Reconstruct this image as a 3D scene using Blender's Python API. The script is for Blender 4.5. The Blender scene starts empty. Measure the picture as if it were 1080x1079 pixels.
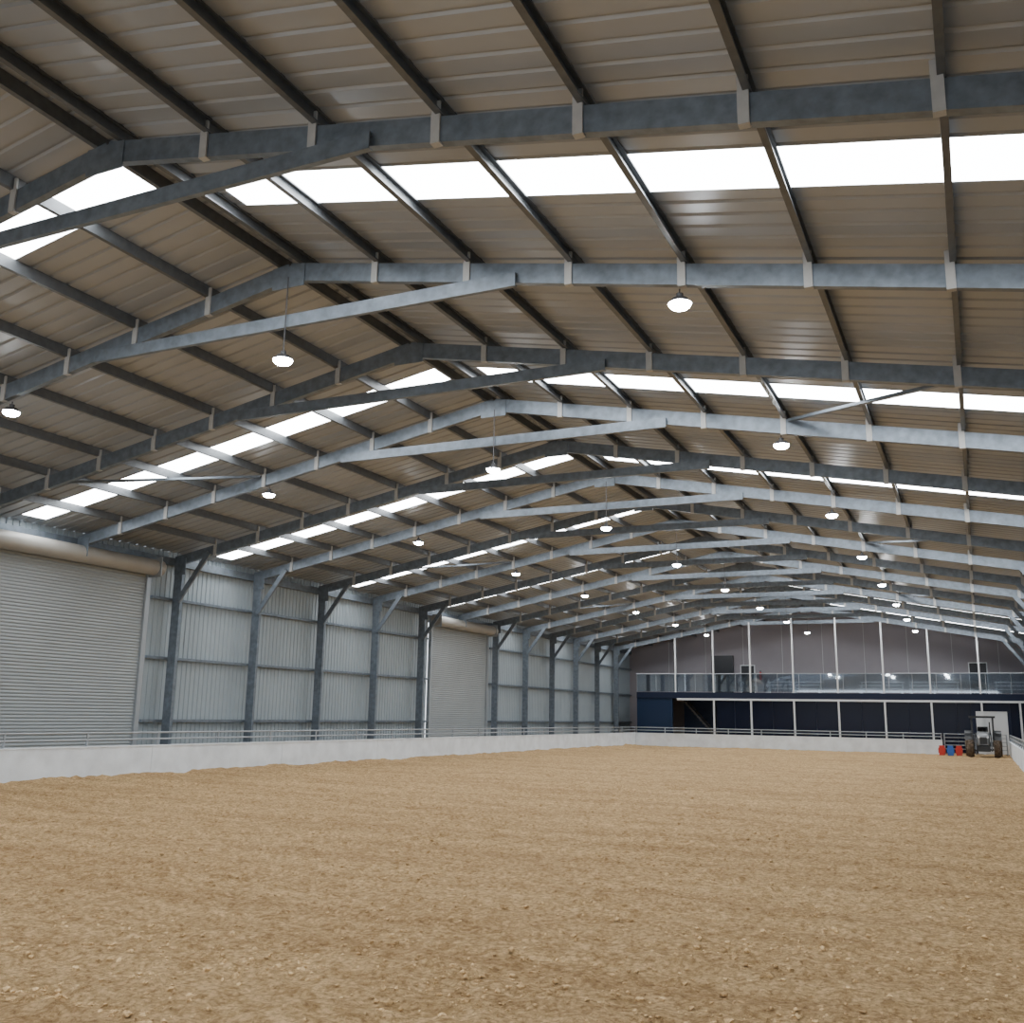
import bpy, math, random
import numpy as np
from mathutils import Vector, Matrix, noise
random.seed(4); rng=np.random.default_rng(4)
H=1.65
scene=bpy.context.scene
# ---------------------------------------------------------------- materials
def newmat(name):
    m=bpy.data.materials.new(name); m.use_nodes=True
    nt=m.node_tree; b=nt.nodes['Principled BSDF']; return m,nt,b
def pmat(name,col,rough=.6,metal=0.,var=0.,scale=5.,bump=0.,bscale=40.,spec=None):
    m,nt,b=newmat(name)
    b.inputs['Base Color'].default_value=(*col,1); b.inputs['Roughness'].default_value=rough
    b.inputs['Metallic'].default_value=metal
    if spec is not None: b.inputs['Specular IOR Level'].default_value=spec
    tc=nt.nodes.new('ShaderNodeTexCoord')
    if var>0:
        n=nt.nodes.new('ShaderNodeTexNoise'); n.inputs['Scale'].default_value=scale; n.inputs['Detail'].default_value=5
        nt.links.new(tc.outputs['Object'],n.inputs['Vector'])
        r=nt.nodes.new('ShaderNodeValToRGB'); r.color_ramp.elements[0].position=.3; r.color_ramp.elements[1].position=.7
        r.color_ramp.elements[0].color=(*[c*(1-var) for c in col],1)
        r.color_ramp.elements[1].color=(*[min(1,c*(1+var)) for c in col],1)
        nt.links.new(n.outputs['Fac'],r.inputs['Fac']); nt.links.new(r.outputs['Color'],b.inputs['Base Color'])
    if bump>0:
        n2=nt.nodes.new('ShaderNodeTexNoise'); n2.inputs['Scale'].default_value=bscale
        nt.links.new(tc.outputs['Object'],n2.inputs['Vector'])
        bp=nt.nodes.new('ShaderNodeBump'); bp.inputs['Strength'].default_value=bump; bp.inputs['Distance'].default_value=.02
        nt.links.new(n2.outputs['Fac'],bp.inputs['Height']); nt.links.new(bp.outputs['Normal'],b.inputs['Normal'])
    return m
def emat(name,col,s):
    m,nt,b=newmat(name)
    b.inputs['Base Color'].default_value=(*col,1)
    b.inputs['Emission Color'].default_value=(*col,1); b.inputs['Emission Strength'].default_value=s
    return m
M_roof=pmat('roof_lining',(.325,.35,.38),.38,.2,.07,.6,spec=.6)
M_galv=pmat('galvanised_steel',(.155,.185,.22),.42,.4,.22,7.)
M_galvd=pmat('galvanised_purlin',(.12,.13,.14),.45,.4,.12,9.)
M_cleat=pmat('cleat_plate',(.40,.40,.39),.5,.1,.06,9.)
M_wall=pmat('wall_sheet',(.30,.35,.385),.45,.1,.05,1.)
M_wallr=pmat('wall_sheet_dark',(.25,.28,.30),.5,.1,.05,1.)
M_door=pmat('shutter_curtain',(.30,.33,.345),.45,.15,.04,1.)
M_drum=pmat('shutter_drum',(.31,.30,.275),.5,.1,.05,2.)
M_conc=pmat('kick_concrete',(.72,.77,.82),.75,0,.10,2.2,bump=.3)
M_pipe=pmat('pipe_rail_galv',(.34,.37,.40),.4,.4)
M_fit=pmat('lamp_housing',(.07,.07,.075),.5,.2)
M_white=pmat('white_paint',(.66,.68,.70),.5)
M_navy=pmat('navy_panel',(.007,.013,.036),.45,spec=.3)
M_navy2=pmat('navy_panel_bright',(.008,.021,.055),.45,spec=.3)  # slightly brighter blue than the main navy
M_pink=pmat('gallery_wall',(.30,.275,.295),.7,0,.04,1.)
M_dark=pmat('dark_void',(.012,.014,.02),.4)
M_black=pmat('black_rubber',(.015,.015,.016),.8)
M_tyre=pmat('muddy_tyre',(.10,.07,.045),.9,0,.4,14.)
M_rim=pmat('rim_paint',(.35,.32,.27),.5)
M_hood=pmat('tractor_hood',(.24,.25,.26),.35)
M_cab=pmat('tractor_frame',(.02,.022,.025),.4)
M_red=pmat('red_paint',(.5,.03,.02),.5)
M_blue=pmat('blue_paint',(.03,.12,.42),.5)
M_sky=emat('skylight_sheet',(.94,.975,1.0),16.5)
M_led=emat('led_lens',(.93,.97,1.0),140.)
M_win,nt,b=newmat('dark_glazing'); b.inputs['Base Color'].default_value=(.005,.008,.022,1); b.inputs['Roughness'].default_value=.2; b.inputs['Specular IOR Level'].default_value=.2
M_glass,nt,b=newmat('balustrade_glass')
tr=nt.nodes.new('ShaderNodeBsdfTransparent'); tr.inputs[0].default_value=(.7,.75,.8,1)
gl=nt.nodes.new('ShaderNodeBsdfGlossy'); gl.inputs['Roughness'].default_value=.03; gl.inputs[0].default_value=(.8,.85,.9,1)
mx=nt.nodes.new('ShaderNodeMixShader'); mx.inputs[0].default_value=.33
nt.links.new(tr.outputs[0],mx.inputs[1]); nt.links.new(gl.outputs[0],mx.inputs[2]); nt.links.new(mx.outputs[0],nt.nodes['Material Output'].inputs[0])
# sand
def sandmat(name,bumpy):
    M,nt,b=newmat(name); b.inputs['Roughness'].default_value=.95; b.inputs['Specular IOR Level'].default_value=.08
    tc=nt.nodes.new('ShaderNodeTexCoord')
    def nz(s,d,st=None,ro=.65,rot=.25):
        n=nt.nodes.new('ShaderNodeTexNoise'); n.inputs['Scale'].default_value=s; n.inputs['Detail'].default_value=d; n.inputs['Roughness'].default_value=ro
        if st:
            mp=nt.nodes.new('ShaderNodeMapping'); mp.inputs['Scale'].default_value=st; mp.inputs['Rotation'].default_value=(0,0,rot)
            nt.links.new(tc.outputs['Object'],mp.inputs[0]); nt.links.new(mp.outputs[0],n.inputs['Vector'])
        else: nt.links.new(tc.outputs['Object'],n.inputs['Vector'])
        return n
    def vor(s,dist):
        n=nt.nodes.new('ShaderNodeTexNoise'); n.inputs['Scale'].default_value=s*.6; n.inputs['Detail'].default_value=4
        nt.links.new(tc.outputs['Object'],n.inputs['Vector'])
        v=nt.nodes.new('ShaderNodeVectorMath'); v.operation='SCALE'; v.inputs['Scale'].default_value=dist
        nt.links.new(n.outputs['Color'],v.inputs[0])
        a=nt.nodes.new('ShaderNodeVectorMath'); a.operation='ADD'
        nt.links.new(tc.outputs['Object'],a.inputs[0]); nt.links.new(v.outputs[0],a.inputs[1])
        w=nt.nodes.new('ShaderNodeTexVoronoi'); w.inputs['Scale'].default_value=s; w.inputs['Randomness'].default_value=1
        nt.links.new(a.outputs[0],w.inputs['Vector']); return w
    def ramp(out,p0,c0,p1,c1):
        r=nt.nodes.new('ShaderNodeValToRGB'); e=r.color_ramp.elements
        e[0].position=p0;e[0].color=(*c0,1);e[1].position=p1;e[1].color=(*c1,1)
        nt.links.new(out,r.inputs['Fac']); return r.outputs[0]
    def mul(a,bb,f=1):
        m=nt.nodes.new('ShaderNodeMix'); m.data_type='RGBA'; m.blend_type='MULTIPLY'; m.inputs[0].default_value=f
        nt.links.new(a,m.inputs[6]); nt.links.new(bb,m.inputs[7]); return m.outputs[2]
    k=1. if bumpy else .78
    c=ramp(nz(9,11,None,.82).outputs['Fac'],.40,(.54*k,.35*k,.165*k),.57,(.90*k,.635*k,.345*k))
    c=mul(c,ramp(nz(28,8,None,.8).outputs['Fac'],.42,(.45,.39,.34),.49,(1,1,1)),.62)  # dark moist crumbs, contrast raised so the colour stands in for shading
    c=mul(c,ramp(nz(.5,6,(.35,2.6,1)).outputs['Fac'],.38,(.80,.77,.75),.58,(1.0,1.0,1.0)))
    v1=vor(22,.06); v2=vor(55,.03)
    if bumpy:
        c=mul(c,ramp(v1.outputs['Distance'],.35,(1,1,1),.8,(.55,.50,.45)),.65)  # shade in the gaps between crumbs, painted into the sand colour
    nt.links.new(c,b.inputs['Base Color'])
    if bumpy:
        def mth(op,a,bv):
            m=nt.nodes.new('ShaderNodeMath'); m.operation=op
            nt.links.new(a,m.inputs[0])
            if isinstance(bv,float): m.inputs[1].default_value=bv
            else: nt.links.new(bv,m.inputs[1])
            return m.outputs[0]
        h=mth('ADD',nz(12,10,None,.75).outputs['Fac'],nz(4,6,(1,3.5,1),.7,.12).outputs['Fac'])
        h=mth('SUBTRACT',h,mth('MULTIPLY',v1.outputs['Distance'],.35))
        h=mth('SUBTRACT',h,mth('MULTIPLY',v2.outputs['Distance'],.15))
        bp=nt.nodes.new('ShaderNodeBump'); bp.inputs['Strength'].default_value=1.; bp.inputs['Distance'].default_value=.085
        nt.links.new(h,bp.inputs['Height']); nt.links.new(bp.outputs[0],b.inputs['Normal'])
    return M
M_sand=sandmat('arena_sand',True); M_clod=sandmat('sand_clod',False)
# ---------------------------------------------------------------- mesh builder
class MB:
    def __init__(s): s.v=[];s.f=[];s.m=[]
    def raw(s,vs,fs,mi=0):
        o=len(s.v); s.v+= [tuple(p) for p in vs]; s.f+=[tuple(i+o for i in f) for f in fs]; s.m+=[mi]*len(fs)
    def box(s,a,b,mi=0):
        x0,y0,z0=[min(a[i],b[i]) for i in range(3)]; x1,y1,z1=[max(a[i],b[i]) for i in range(3)]
        s.raw([(x0,y0,z0),(x1,y0,z0),(x1,y1,z0),(x0,y1,z0),(x0,y0,z1),(x1,y0,z1),(x1,y1,z1),(x0,y1,z1)],
              [(0,3,2,1),(4,5,6,7),(0,1,5,4),(1,2,6,5),(2,3,7,6),(3,0,4,7)],mi)
    def prism(s,prof,p0,p1,side,mi=0):
        p0=Vector(p0);p1=Vector(p1); d=(p1-p0).normalized(); sd=Vector(side); sd=(sd-d*sd.dot(d)).normalized(); up=sd.cross(d)
        if up.z<0 or (abs(up.z)<1e-6 and up.x<0): up=-up
        n=len(prof); vs=[p+sd*a+up*b_ for p in (p0,p1) for a,b_ in prof]
        fs=[(i,(i+1)%n,(i+1)%n+n,i+n) for i in range(n)]+[tuple(range(n-1,-1,-1)),tuple(range(n,2*n))]
        s.raw(vs,fs,mi)
    def bar(s,p0,p1,side,w,h,mi=0): s.prism([(-w/2,-h/2),(w/2,-h/2),(w/2,h/2),(-w/2,h/2)],p0,p1,side,mi)
    def csec(s,p0,p1,side,w,h,mi=0,t=.012,lip=.025):
        s.prism([(0,-h/2),(w,-h/2),(w,-h/2+lip),(w-t,-h/2+lip),(w-t,-h/2+t),(t,-h/2+t),(t,h/2-t),(w-t,h/2-t),(w-t,h/2-lip),(w,h/2-lip),(w,h/2),(0,h/2)],p0,p1,side,mi)
    def cyl(s,p0,p1,r,n=12,mi=0,r1=None,cap=True):
        p0=Vector(p0);p1=Vector(p1); d=(p1-p0).normalized(); a=d.orthogonal().normalized(); b_=d.cross(a); r1=r if r1 is None else r1
        vs=[p+(a*math.cos(2*math.pi*i/n)+b_*math.sin(2*math.pi*i/n))*rr for p,rr in ((p0,r),(p1,r1)) for i in range(n)]
        fs=[(i,(i+1)%n,(i+1)%n+n,i+n) for i in range(n)]
        if cap: fs+=[tuple(range(n-1,-1,-1)),tuple(range(n,2*n))]
        s.raw(vs,fs,mi)
    def done(s,name,mats,parent=None,smooth=False,recalc=True,loc=None):
        me=bpy.data.meshes.new(name); me.from_pydata(s.v,[],s.f); 
        for m in mats: me.materials.append(m)
        me.polygons.foreach_set('material_index',s.m)
        if recalc:
            import bmesh
            bm=bmesh.new(); bm.from_mesh(me); bmesh.ops.recalc_face_normals(bm,faces=bm.faces); bm.to_mesh(me); bm.free()
        if smooth:
            me.polygons.foreach_set('use_smooth',[True]*len(me.polygons))
            me.set_sharp_from_angle(angle=math.radians(40))
        me.update(); o=bpy.data.objects.new(name,me); scene.collection.objects.link(o)
        if parent: o.parent=parent
        if loc: o.location=loc
        return o
def empty(name,loc=(0,0,0)):
    o=bpy.data.objects.new(name,None); o.location=loc; o.empty_display_size=.3; scene.collection.objects.link(o); return o
# ---------------------------------------------------------------- dimensions
XR=-5.55*H; XWL=-13.08*H; XWR=1.75*H; YF=39.6*H; YN=-6.*H
XCL=-12.95*H; XCR=1.62*H
SL=.19; ZT=(1+4.10)*H
def zr(x): return ZT-SL*abs(x-XR)
PUR=.19
FY=[(4.68+2.17*k)*H for k in range(-4,16)]
BL=[v*H for v in (-3.3,1.0,5.22,10.25,14.5,18.8,23.2,27.5,31.8,36.1)]
BR=[v*H for v in (-3.0,1.3,5.68,10.45,14.75,19.1,23.4,27.8,32.1,36.4)]
# ---------------------------------------------------------------- roof
def profile(y0,y1,P,rise,rib):
    out=[];n=int(round((y1-y0)/P)); P=(y1-y0)/n
    for i in range(n):
        y=y0+i*P; out+=[(y,0),(y+P-rib,0),(y+P-rib*.72,rise),(y+P-rib*.28,rise)]
    out.append((y1,0)); return out
roof=MB(); sky=MB()
for sgn,B in ((-1,BL),(1,BR)):
    L=(abs(XWL-XR) if sgn<0 else abs(XWR-XR))+.25
    xs=[0.0,.25*H,L*.95,L]
    cuts=[YN]
    hw=.215*H if sgn<0 else .25*H
    for bc in B: cuts+= [bc-hw,bc+hw]
    cuts.append(YF)
    for s in range(len(cuts)-1):
        band=(s%2==1)
        prof=profile(cuts[s],cuts[s+1],.31,.03,.085)
        for j in range(3):
            if band and j==1:
                ya,yb=cuts[s],cuts[s+1]
                sky.raw([(XR+sgn*x,y,ZT+PUR-SL*x+.004) for x,y in ((xs[j],ya),(xs[j+1],ya),(xs[j+1],yb),(xs[j],yb))],[(0,1,2,3)])
                continue
            for i in range(len(prof)-1):
                ya,za=prof[i];yb,zb=prof[i+1]
                roof.raw([(XR+sgn*x,y,ZT+PUR-SL*x+z) for (x,y,z) in ((xs[j],ya,za),(xs[j+1],ya,za),(xs[j+1],yb,zb),(xs[j],yb,zb))],[(0,1,2,3)])
roof.raw([(XR-.35,YN,ZT+PUR-SL*.35+.05),(XR,YN,ZT+PUR+.06),(XR+.35,YN,ZT+PUR-SL*.35+.05),(XR-.35,YF,ZT+PUR-SL*.35+.05),(XR,YF,ZT+PUR+.06),(XR+.35,YF,ZT+PUR-SL*.35+.05)],[(0,1,4,3),(1,2,5,4)])
roof.done('ceiling',[M_roof],recalc=False)
sky.done('skylight',[M_sky],recalc=False)
pu=MB()
offs=[.10*H]+[(.95+.925*i)*H for i in range(7)]
for sgn in (-1,1):
    for o in offs:
        x=XR+sgn*o; z=zr(x)+PUR/2
        pu.csec((x,YN+.1,z),(x,YF-.1,z),(sgn,0,0),.07,PUR-.01,0)
pu.done('roof_purlin',[M_galvd])
# ---------------------------------------------------------------- portal frames
CD=.30; RD=.28
def frame(y,name='portal_frame',skipL=False):
    m=MB()
    for sgn,xw in ((-1,XCL),(1,XCR)):
        ze=zr(xw)
        ang=math.atan(SL); c=RD/2/math.cos(ang)
        m.csec((XR,y,zr(XR)-c),(xw,y,ze-c),(0,1,0),.10,RD)
        xc=xw-sgn*CD/2
        if not (skipL and sgn<0):
            m.prism([(0,-CD/2),(.1,-CD/2),(.1,-CD/2+.025),(.088,-CD/2+.025),(.088,-CD/2+.012),(.012,-CD/2+.012),(.012,CD/2-.012),(.088,CD/2-.012),(.088,CD/2-.025),(.1,CD/2-.025),(.1,CD/2),(0,CD/2)],(xc,y,-.02),(xc,y,ze-.05),(0,1,0))
            m.box((xc-.2,y-.06,-.02),(xc+.2,y+.16,.02))
            m.csec((xc-sgn*.1,y-.075,ze-1.35),(xw-sgn*1.3,y-.075,zr(xw-sgn*1.3)-.2),(0,1,0),.06,.15)
        m.box((xw,y-.018,ze-.55),(xw-sgn*.42,y-.004,ze-.06),0)
        for o in offs[1:]:
            x=XR+sgn*o; z=zr(x)
            m.box((x-.05,y-.03,z-RD-.01),(x+.05,y-.006,z+PUR*.8),1)
            m.box((x-.05,y-.03,z-RD-.03),(x+.05,y+.06,z-RD-.012),1)
    m.box((XR-.3,y-.02,ZT-.42),(XR+.3,y-.004,ZT-.06),0)
    e=2.35*H; zt=zr(XR+e)-RD+.02
    m.csec((XR-e,y-.09,zt),(XR+e,y-.09,zt),(0,1,0),.07,.2)
    return m.done(name,[M_galv,M_cleat])
D1=(8.6*H,12.85*H); D2=(22.75*H,26.2*H); ZD=(1+2.36)*H
for i,y in enumerate(FY):
    frame(y,skipL=(D1[0]<y<D1[1] or D2[0]<y<D2[1]))
br=MB()
def rp(x,y,dz=-.02): return (x*H,y,zr(x*H)+dz)
for k in (6,10,14):
    y0=FY[k]+.12;y1=FY[k+1]-.03
    br.bar(rp(.3,y0),rp(-1.75,y1),(0,0,1),.05,.09)
    br.bar(rp(-11.4,y0),rp(-9.35,y1),(0,0,1),.05,.09)
br.done('roof_strut_bracing',[M_galv])
# ---------------------------------------------------------------- walls
def ribwall(mb,x,y0,y1,z0,z1,sgn):
    pf=profile(y0,y1,.19,.025,.06)
    for i in range(len(pf)-1):
        ya,a=pf[i];yb,c=pf[i+1]
        mb.raw([(x-sgn*a,ya,z0),(x-sgn*c,yb,z0),(x-sgn*c,yb,z1),(x-sgn*a,ya,z1)],[(0,1,2,3)])
wl=MB(); ZE=zr(XWL)+PUR
for a,b_,z0 in ((YN,D1[0],-.05),(D1[0],D1[1],ZD),(D1[1],D2[0],-.05),(D2[0],D2[1],ZD),(D2[1],YF,-.05)):
    ribwall(wl,XWL,a,b_,z0,ZE,1)
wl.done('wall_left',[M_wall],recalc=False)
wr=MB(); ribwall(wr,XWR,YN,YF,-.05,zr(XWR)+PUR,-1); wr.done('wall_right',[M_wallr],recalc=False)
def gable(name,y,mat,zlo):
    g=MB(); t=.12 if y>0 else -.12
    p=[(XWL,zlo),(XWR,zlo),(XWR,zr(XWR)+PUR),(XR,ZT+PUR),(XWL,ZE)]
    g.raw([(x,y,z) for x,z in p]+[(x,y+t,z) for x,z in p],[(0,1,2,3,4),(5,6,7,8,9)]+[(i,(i+1)%5,(i+1)%5+5,i+5) for i in range(5)])
    g.done(name,[mat])
gable('wall_back',YF,M_pink,-.05); gable('wall_front',YN,M_wall,5.4)
for a,b_ in ((YN+.05,D1[0]-.1),(D1[1]+.1,D2[0]-.1),(D2[1]+.1,YF-.1)):
    g=MB()
    for z in (.80,1.88,2.92):
        g.bar((XWL+.11,a,z*H),(XWL+.11,b_,z*H),(1,0,0),.14,.075)
    g.done('wall_girt',[M_galv])
g=MB(); g.bar((XWL+.12,YN+.05,zr(XWL)-.12),(XWL+.12,YF-.1,zr(XWL)-.12),(1,0,0),.16,.22); g.done('trim_eave',[M_galv])
g=MB()
for z in (.82,1.87,2.86,3.66):
    g.bar((XWR-.12,YN+.05,z*H),(XWR-.12,37.2*H,z*H),(1,0,0),.14,.075)
g.done('wall_girt',[M_galv])
def shutter(name,y0,y1):
    m=MB(); pz=.085; z=.0; X=XWL+.09
    zz=[];xx=[]
    while z<ZD+.1:
        zz+= [z,z+pz*.2,z+pz*.5,z+pz*.8]; xx+=[0,.014,.02,.014]; z+=pz
    for i in range(len(zz)-1):
        m.raw([(X+xx[i],y0+.12,zz[i]),(X+xx[i],y1-.12,zz[i]),(X+xx[i+1],y1-.12,zz[i+1]),(X+xx[i+1],y0+.12,zz[i+1])],[(0,1,2,3)],0)
    for y in (y0+.08,y1-.08):
        m.box((XWL+.04,y-.08,0),(XWL+.18,y+.08,ZD+.1),1)
        m.box((XWL+.04,y-.06,ZD-.2),(XWL+.66,y-.04,ZD+.36),1)
    m.cyl((XWL+.38,y0-.0,ZD+.08),(XWL+.38,y1+.1,ZD+.08),.23,28,2)
    m.box((X-.02,y0+.12,-.0),(X+.06,y1-.12,.12),1)
    return m.done(name,[M_door,M_pipe,M_drum],smooth=True)
shutter('door_1',*D1); shutter('door_2',*D2)
# ---------------------------------------------------------------- sand floor
xs=np.arange(XWL-.05,XWR+.05,.06); ys=[YN]
y=YN
while y<YF:
    y+= .8 if y<3 else max(.035,.0048*y) if y<45 else .4
    ys.append(y)
ys=np.array(ys); X,Y=np.meshgrid(xs,ys); 
Zs=np.zeros(X.size)
for i,(a,b_) in enumerate(zip(X.ravel(),Y.ravel())):
    n1=noise.noise((a*.45,b_*.45,0)); n2=noise.noise((a*2.1,b_*2.1,3)); n3=noise.noise((a*5,b_*5,7)); n4=noise.noise((a*11,b_*11,9))
    n5=noise.noise((a*.7+b_*.25,b_*4-a*.6,12))
    Zs[i]=-.05+.03*n1+.026*n2+.030*max(-.3,n3)+.035*n4*abs(n3+.3)+.034*n5
Zf=Zs.reshape(X.shape)
kx=lambda yy:(-12.1+(yy/H-8)*(.35/28))*H
d=X-kx(Y); Zf+= .06*np.exp(-np.clip(d,0,None)/.35)*(d>-.2)*(1+.5*np.sin(Y*1.7)*np.sin(Y*.6+1)); Zf=np.where(d<=-.2,-.03,Zf)
nv=X.size; nr,ncl=X.shape
me=bpy.data.meshes.new('floor'); me.vertices.add(nv)
me.vertices.foreach_set('co',np.stack([X.ravel(),Y.ravel(),Zf.ravel()],1).ravel().astype(np.float32))
idx=np.arange(nv).reshape(nr,ncl); q=np.stack([idx[:-1,:-1],idx[:-1,1:],idx[1:,1:],idx[1:,:-1]],-1).reshape(-1,4)
me.loops.add(q.size); me.loops.foreach_set('vertex_index',q.ravel().astype(np.int32))
me.polygons.add(len(q)); me.polygons.foreach_set('loop_start',(np.arange(len(q))*4).astype(np.int32))
me.polygons.foreach_set('use_smooth',[True]*len(q))
me.update(calc_edges=True); me.validate(); me.materials.append(M_sand)
fl=bpy.data.objects.new('floor',me); scene.collection.objects.link(fl)
ico=np.array([(0,0,1),(.89,0,.45),(.28,.85,.45),(-.72,.53,.45),(-.72,-.53,.45),(.28,-.85,.45),(.72,.53,-.45),(-.28,.85,-.45),(-.89,0,-.45),(-.28,-.85,-.45),(.72,-.53,-.45),(0,0,-1)])
icf=[(0,1,2),(0,2,3),(0,3,4),(0,4,5),(0,5,1),(1,6,2),(2,7,3),(3,8,4),(4,9,5),(5,10,1),(6,7,2),(7,8,3),(8,9,4),(9,10,5),(10,6,1),(11,7,6),(11,8,7),(11,9,8),(11,10,9),(11,6,10)]
N=26000; V=[];F=[]
for i in range(N):
    yy=4.5+ (rng.random()**1.7)*20; ang=rng.uniform(-1.0,.06); xx=math.tan(ang)*yy
    if xx<kx(yy)+.3 or xx>1.1: continue
    if noise.noise((xx*.9,yy*.9,5))<rng.uniform(-.6,.35): continue
    j=min(np.searchsorted(ys,yy),nr-1); ii=min(int((xx-xs[0])/.06),ncl-1)
    s=min(.004+rng.exponential(.005),.027)
    vv=ico*(s*rng.uniform(.55,1.35,(12,3)))*np.array([1.2,1.1,.75]); a=rng.uniform(0,6.28)
    R=np.array([[math.cos(a),-math.sin(a),0],[math.sin(a),math.cos(a),0],[0,0,1]])
    o=len(V); V+= [tuple(p) for p in (vv@R+np.array([xx,yy,Zf[j,ii]+s*.2]))]; F+=[(p+o,q_+o,r_+o) for p,q_,r_ in icf]
cl=MB(); cl.v=V; cl.f=F; cl.m=[0]*len(F); cl.done('sand_clods',[M_clod],recalc=True,smooth=False)
# ---------------------------------------------------------------- kick wall and rails
KH=.42*H; YK=36.2*H; XKR=.76*H; XKE=-1.2*H
k=MB()
y=-4*H
while y<YK-.01:
    y1=min(y+2.17*H*1.5,YK)
    p0=(kx(y)-.08,y+.006,KH/2-.05);p1=(kx(y1)-.08,y1-.006,KH/2-.05)
    k.bar(p0,p1,(1,0,0),.16,KH+.1); y=y1
k.bar((kx(-4*H)-.08,-4*H,KH+.01),(kx(YK)-.08,YK,KH+.01),(1,0,0),.2,.03)
x=kx(YK)
while x<XKE-.01:
    x1=min(x+3.9,XKE); k.box((x+.008,YK,-.1),(x1-.008,YK+.16,KH)); x=x1
k.box((kx(YK),YK-.02,KH-.005),(XKE,YK+.18,KH+.025))
k.box((XKR,-4*H,-.1),(XKR+.16,YK,KH)); k.box((XKR-.02,-4*H,KH-.005),(XKR+.18,YK,KH+.025))
k.done('arena_kick_wall',[M_conc])
r=MB()
def rail(p0,p1,n):
    p0=Vector(p0);p1=Vector(p1)
    for z in (.63*H,.53*H): r.cyl(p0+Vector((0,0,z)),p1+Vector((0,0,z)),.024,8)
    for i in range(n+1):
        p=p0.lerp(p1,i/n); r.cyl(p+Vector((0,0,KH+.02)),p+Vector((0,0,.63*H+.02)),.028,8)
rail((kx(-3*H)-.08,-3*H,0),(kx(YK)-.08,YK+.08,0),28)
rail((kx(YK)-.08,YK+.08,0),(XKE-.05,YK+.08,0),9)
rail((XKR+.08,-3*H,0),(XKR+.08,YK,0),28)
r.done('arena_handrail',[M_pipe],smooth=True)
gt=MB()
for z in (.25,.45,.65,.85,1.04): gt.cyl((XKE+.1,YK+.08,z),(XKR-.1,YK+.08,z),.02,8)
for x in (XKE+.1,(XKE+XKR)/2,XKR-.1): gt.cyl((x,YK+.08,-.03),(x,YK+.08,1.06),.03,8)
gt.done('arena_gate',[M_pipe],smooth=True)
# ---------------------------------------------------------------- lights
def highbay(x,y,z):
    zt=zr(x)-RD if abs(x-XR)>.1*H else ZT-.3
    m=MB(); m.cyl((0,0,.1),(0,0,zt-z),.010,6,0)
    m.cyl((0,0,.05),(0,0,.12),.045,14,0); m.cyl((0,0,.0),(0,0,.05),.14,28,0,r1=.10)
    m.cyl((0,0,-.015),(0,0,0),.15,28,0)
    pr=[(.145,-.016),(.135,-.045),(.105,-.075),(.05,-.09)]
    for (r0,z0),(r1,z1) in zip(pr[:-1],pr[1:]): m.cyl((0,0,z0),(0,0,z1),r0,28,1,r1=r1,cap=False)
    m.cyl((0,0,-.09),(0,0,-.0905),.05,28,1)
    m.done('high_bay_light',[M_fit,M_led],smooth=True,loc=(x,y,z))
for i,y in enumerate(FY):
    if i%2==1:
        for x in (-9.25,-5.5,-1.87): 
            highbay(x*H,y-.12 if x==-5.5 else y+.16,(1+3.12)*H)
# ---------------------------------------------------------------- gallery
G=empty('viewing_gallery',(0,0,0)); GY=37.2*H; XG=-12.0*H
zb,zc,zd=1.66,1.73,1.95
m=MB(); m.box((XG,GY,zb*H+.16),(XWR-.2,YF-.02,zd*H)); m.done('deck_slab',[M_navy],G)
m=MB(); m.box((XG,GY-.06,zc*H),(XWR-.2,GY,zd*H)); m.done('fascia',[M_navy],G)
m=MB(); m.box((-10.4*H,GY-.08,zb*H),(XWR-.2,GY+.02,zc*H)); m.done('white_edge_strip',[M_white],G)
m=MB(); px=[-10.46,-9.0,-7.62,-6.08,-4.54,-3.0,-1.5,0.05]
for p in px: 
    m.box((p*H-.045,GY-.05,zd*H),(p*H+.045,GY+.05,zr(p*H)-.28))
for p in px[1:]+[1.2]: m.box((p*H-.05,GY-.07,-.04),(p*H+.05,GY+.03,zb*H))
m.done('white_posts',[M_white],G)
m=MB(); m.box((-8.9*H,GY+.1,.0),(-.3*H,GY+.16,zb*H)); m.box((.9*H,GY+.1,0),(XWR-.2,GY+.16,zb*H)); m.done('lower_glazing',[M_win],G)
m=MB()
for p in px[1:-1]:
    m.box(((p+.76)*H-.02,GY+.05,0),((p+.76)*H+.02,GY+.1,zb*H))
m.box((-8.9*H,GY+.05,.55*H),(-.3*H,GY+.1,.58*H)); m.done('glazing_mullions',[M_navy],G)
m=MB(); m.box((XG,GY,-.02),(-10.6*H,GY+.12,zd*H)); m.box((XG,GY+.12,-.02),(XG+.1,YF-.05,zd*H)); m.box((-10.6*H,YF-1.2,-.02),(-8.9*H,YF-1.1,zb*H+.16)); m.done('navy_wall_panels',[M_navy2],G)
m=MB(); m.box((-.15*H,GY+.08,-.02),(.8*H,GY+.16,1.38*H)); m.done('white_service_door',[M_white],G)
m=MB(); m.box((-.3*H,GY+.1,0),(-.15*H,GY+.15,zb*H)); m.box((.8*H,GY+.1,0),(.9*H,GY+.15,zb*H)); m.box((-.15*H,GY+.1,1.38*H),(.8*H,GY+.15,zb*H)); m.done('navy_door_surround',[M_navy],G)
m=MB(); m.box((XG,GY-.02,zd*H+.05),(XWR-.2,GY-.005,zd*H+1.12)); m.done('glass_balustrade',[M_glass],G)
m=MB(); m.cyl((XG,GY-.012,zd*H+1.14),(XWR-.2,GY-.012,zd*H+1.14),.025,8)
x=XG+.02
while x<XWR-.2: m.box((x-.012,GY-.03,zd*H),(x+.012,GY-.0,zd*H+1.12)); x+=1.26
m.done('balustrade_rail',[M_pipe],G)
m=MB()
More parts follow.
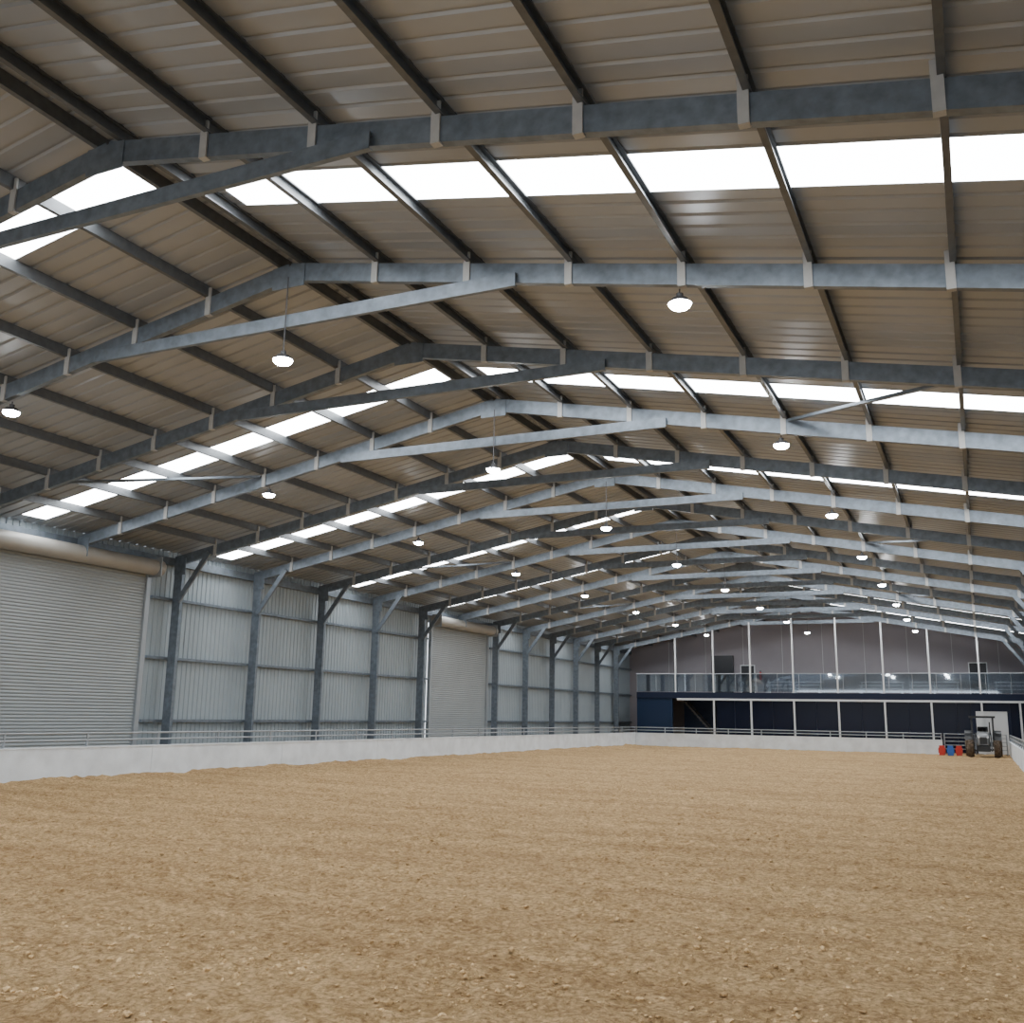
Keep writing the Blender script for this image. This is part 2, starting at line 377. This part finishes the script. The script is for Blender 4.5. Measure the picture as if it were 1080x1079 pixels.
for (xa,xb) in ((-7.2,-5.2),(-3.9,-2.4),(-2.2,-.6),(.5,1.5)):
    for i in range(3):
        m.box((xa*H,GY+.6+i*.55,zd*H+.25+i*.22),(xb*H,GY+.95+i*.55,zd*H+.30+i*.22))
        for x in (xa*H+.1,(xa+xb)/2*H,xb*H-.1): m.box((x-.03,GY+.7+i*.55,zd*H),(x+.03,GY+.85+i*.55,zd*H+.25+i*.22))
m.done('bench_seating',[M_white],G)
m=MB()
for a,b_,zt in ((-9.6,-8.75,3.45),(-8.45,-7.95,3.05),(-.25,.3,3.1)):
    m.box((a*H,YF-.3 if a<-9 else YF-.08,zd*H),(b_*H,YF-.02,zt*H))
m.done('upper_doors',[M_dark],G)
m=MB()
for a,b_,zt in ((-8.45,-7.95,3.05),(-.25,.3,3.1)):
    m.box((a*H-.06,YF-.1,zd*H),(a*H,YF-.02,zt*H+.06)); m.box((b_*H,YF-.1,zd*H),(b_*H+.06,YF-.02,zt*H+.06)); m.box((a*H,YF-.1,zt*H),(b_*H,YF-.02,zt*H+.06))
x=XG+1.
while x<XWR-.5: m.box((x-.008,YF-.03,zd*H),(x+.008,YF-.0,zr(x)+.05)); x+=2.5
m.done('door_frames_and_joints',[M_white],G)
m=MB()
for i in range(14):
    xa=-8.9*H-.1-i*.17; z=.19*i+.15
    m.box((xa-.22,GY+1.6,z),(xa,GY+2.4,z+.04))
for yy in (GY+1.58,GY+2.4): m.bar((-8.9*H,yy,.0),(-8.9*H-2.5,yy,2.75),(0,1,0),.03,.10)
m.done('stair',[M_fit],G)
fe=MB(); fe.cyl((0,0,0),(0,0,.45),.08,14,0); fe.cyl((0,0,.45),(0,0,.52),.08,14,0,r1=.03); fe.cyl((0,0,.52),(0,0,.58),.025,8,1); fe.box((-.02,-.1,.56),(.06,.02,.59),1); fe.cyl((.07,-.02,.5),(.1,-.02,.15),.012,6,1)
fe.done('fire_extinguisher',[M_red,M_black],smooth=True,loc=(-7.7*H,YF-.16,zd*H+.9))
# ---------------------------------------------------------------- tractor
T=empty('tractor',(0.02*H,34.6*H,-.05))
def wheel(name,x,y,r,w,n):
    m=MB()
    m.cyl((x-w*.5,y,r),(x-w*.3,y,r),r*.88,28,0,r1=r*.97); m.cyl((x-w*.3,y,r),(x+w*.3,y,r),r*.97,28,0); m.cyl((x+w*.3,y,r),(x+w*.5,y,r),r*.97,28,0,r1=r*.88)
    m.cyl((x-w*.52,y,r),(x+w*.52,y,r),r*.55,20,1); m.cyl((x-w*.56,y,r),(x+w*.56,y,r),r*.18,12,1)
    for i in range(n):
        t=2*math.pi*i/n
        for sx,tt in ((-1,t),(1,t+math.pi/n)):
            p0=Vector((x,y+math.cos(tt+.1)*r*.985,r+math.sin(tt+.1)*r*.985)); p1=Vector((x+sx*w*.48,y+math.cos(tt-.08)*r*.96,r+math.sin(tt-.08)*r*.96))
            m.bar(p0,p1,(0,math.cos(tt),math.sin(tt)),.05,.04,0)
    m.done(name,[M_tyre,M_rim],T,smooth=True)
wheel('wheel_rear_left',-.66,.85,.62,.38,14); wheel('wheel_rear_right',.66,.85,.62,.38,14)
wheel('wheel_front_left',-.6,-.75,.42,.28,12); wheel('wheel_front_right',.6,-.75,.42,.28,12)
m=MB()
sec=[(-1.25,.22,.62,1.02),(-1.15,.27,.6,1.12),(-.6,.29,.58,1.2),(.05,.31,.56,1.27)]
vs=[];fs=[]
for yy,w,z0,z1 in sec:
    vs+=[(-w,yy,z0),(-w,yy,z1-.08),(-w+.08,yy,z1),(w-.08,yy,z1),(w,yy,z1-.08),(w,yy,z0)]
for i in range(3):
    for j in range(6): a=i*6+j;b_=i*6+(j+1)%6; fs.append((a,b_,b_+6,a+6))
fs+=[tuple(range(6)),tuple(range(18,24))]; m.raw(vs,fs); m.done('hood',[M_hood],T,smooth=True)
m=MB(); m.box((-.17,-1.27,.66),(.17,-1.245,.98)); m.box((-.2,-1.2,.35),(.2,.9,.62)); m.box((-.3,-1.45,.3),(.3,-1.2,.55)); m.box((-.55,-.8,.34),(.55,-.7,.44)); m.box((-.62,.78,.5),(.62,.92,.72)); m.cyl((.33,-.4,1.1),(.33,-.4,1.75),.03,10)
m.done('grille_and_chassis',[M_cab],T)
m=MB()
for sx in (-1,1): m.cyl((sx*.2,-1.26,1.0),(sx*.2,-1.29,1.0),.055,12)
m.done('headlights',[M_white],T)
m=MB()
for sx in (-1,1):
    for i in range(8):
        t0=math.radians(20+i*18);t1=math.radians(38+i*18)
        R=.70
        m.raw([(sx*.45,.85+math.cos(t)*R,.62+math.sin(t)*R) for t in (t0,t1)]+[(sx*.86,.85+math.cos(t)*R,.62+math.sin(t)*R) for t in (t1,t0)],[(0,1,2,3)])
m.done('fenders',[M_cab],T)
m=MB()
for sx in (-1,1):
    m.bar((sx*.5,1.15,.7),(sx*.5,1.1,1.95),(1,0,0),.09,.09); m.bar((sx*.48,.05,.7),(sx*.5,.2,1.95),(1,0,0),.08,.08)
m.box((-.62,.0,1.95),(.62,1.35,2.05)); m.box((-.25,.75,.95),(.25,1.2,1.05)); m.bar((0,1.2,1.0),(0,1.3,1.5),(1,0,0),.5,.08)
m.cyl((0,.2,1.1),(0,.38,1.38),.025,8); m.cyl((0,.37,1.37),(0,.39,1.4),.19,16)
m.done('rops_canopy_seat',[M_cab],T)
m=MB()
for sx in (-1,1): m.bar((sx*.36,.1,1.15),(sx*.36,-1.3,.75),(1,0,0),.06,.1); m.bar((sx*.36,-1.3,.75),(sx*.36,-1.6,.35),(1,0,0),.06,.1)
m.done('loader_arms',[M_cab],T)
for (x,mt) in ((-1.2,M_red),(-.95,M_blue),(-.7,M_red)):
    m=MB(); m.box((-.14,-.2,0),(.14,.2,.12)); m.box((-.17,-.22,.12),(.17,.22,.38)); m.box((-.13,-.2,.38),(.13,.2,.5))
    for z in (.18,.28): m.box((-.18,-.23,z),(.18,.23,z+.03))
    m.done('jump_block',[mt],loc=(x*H,35.2*H,-.05))
# ---------------------------------------------------------------- world and camera
w=bpy.data.worlds.new('World'); scene.world=w; w.use_nodes=True
w.node_tree.nodes['Background'].inputs[0].default_value=(.88,.94,1.0,1); w.node_tree.nodes['Background'].inputs[1].default_value=2.4
cam=bpy.data.cameras.new('cam'); co=bpy.data.objects.new('camera',cam); scene.collection.objects.link(co)
f=1040.; r_=.017; dY=Vector((495,-223,f)); yh=dY.normalized()
bb=-(dY.x*math.sin(r_)+dY.y*math.cos(r_))/f
zh=Vector((math.sin(r_),math.cos(r_),bb)).normalized(); xh=zh.cross(yh)
right=Vector((xh.x,yh.x,zh.x)); up=Vector((xh.y,yh.y,zh.y)); fw=Vector((xh.z,yh.z,zh.z))
M=Matrix(((right.x,up.x,-fw.x,0),(right.y,up.y,-fw.y,0),(right.z,up.z,-fw.z,H),(0,0,0,1)))
co.matrix_world=M; cam.sensor_width=36; cam.sensor_fit='HORIZONTAL'; cam.lens=f/1080*36; cam.clip_end=500
scene.camera=co
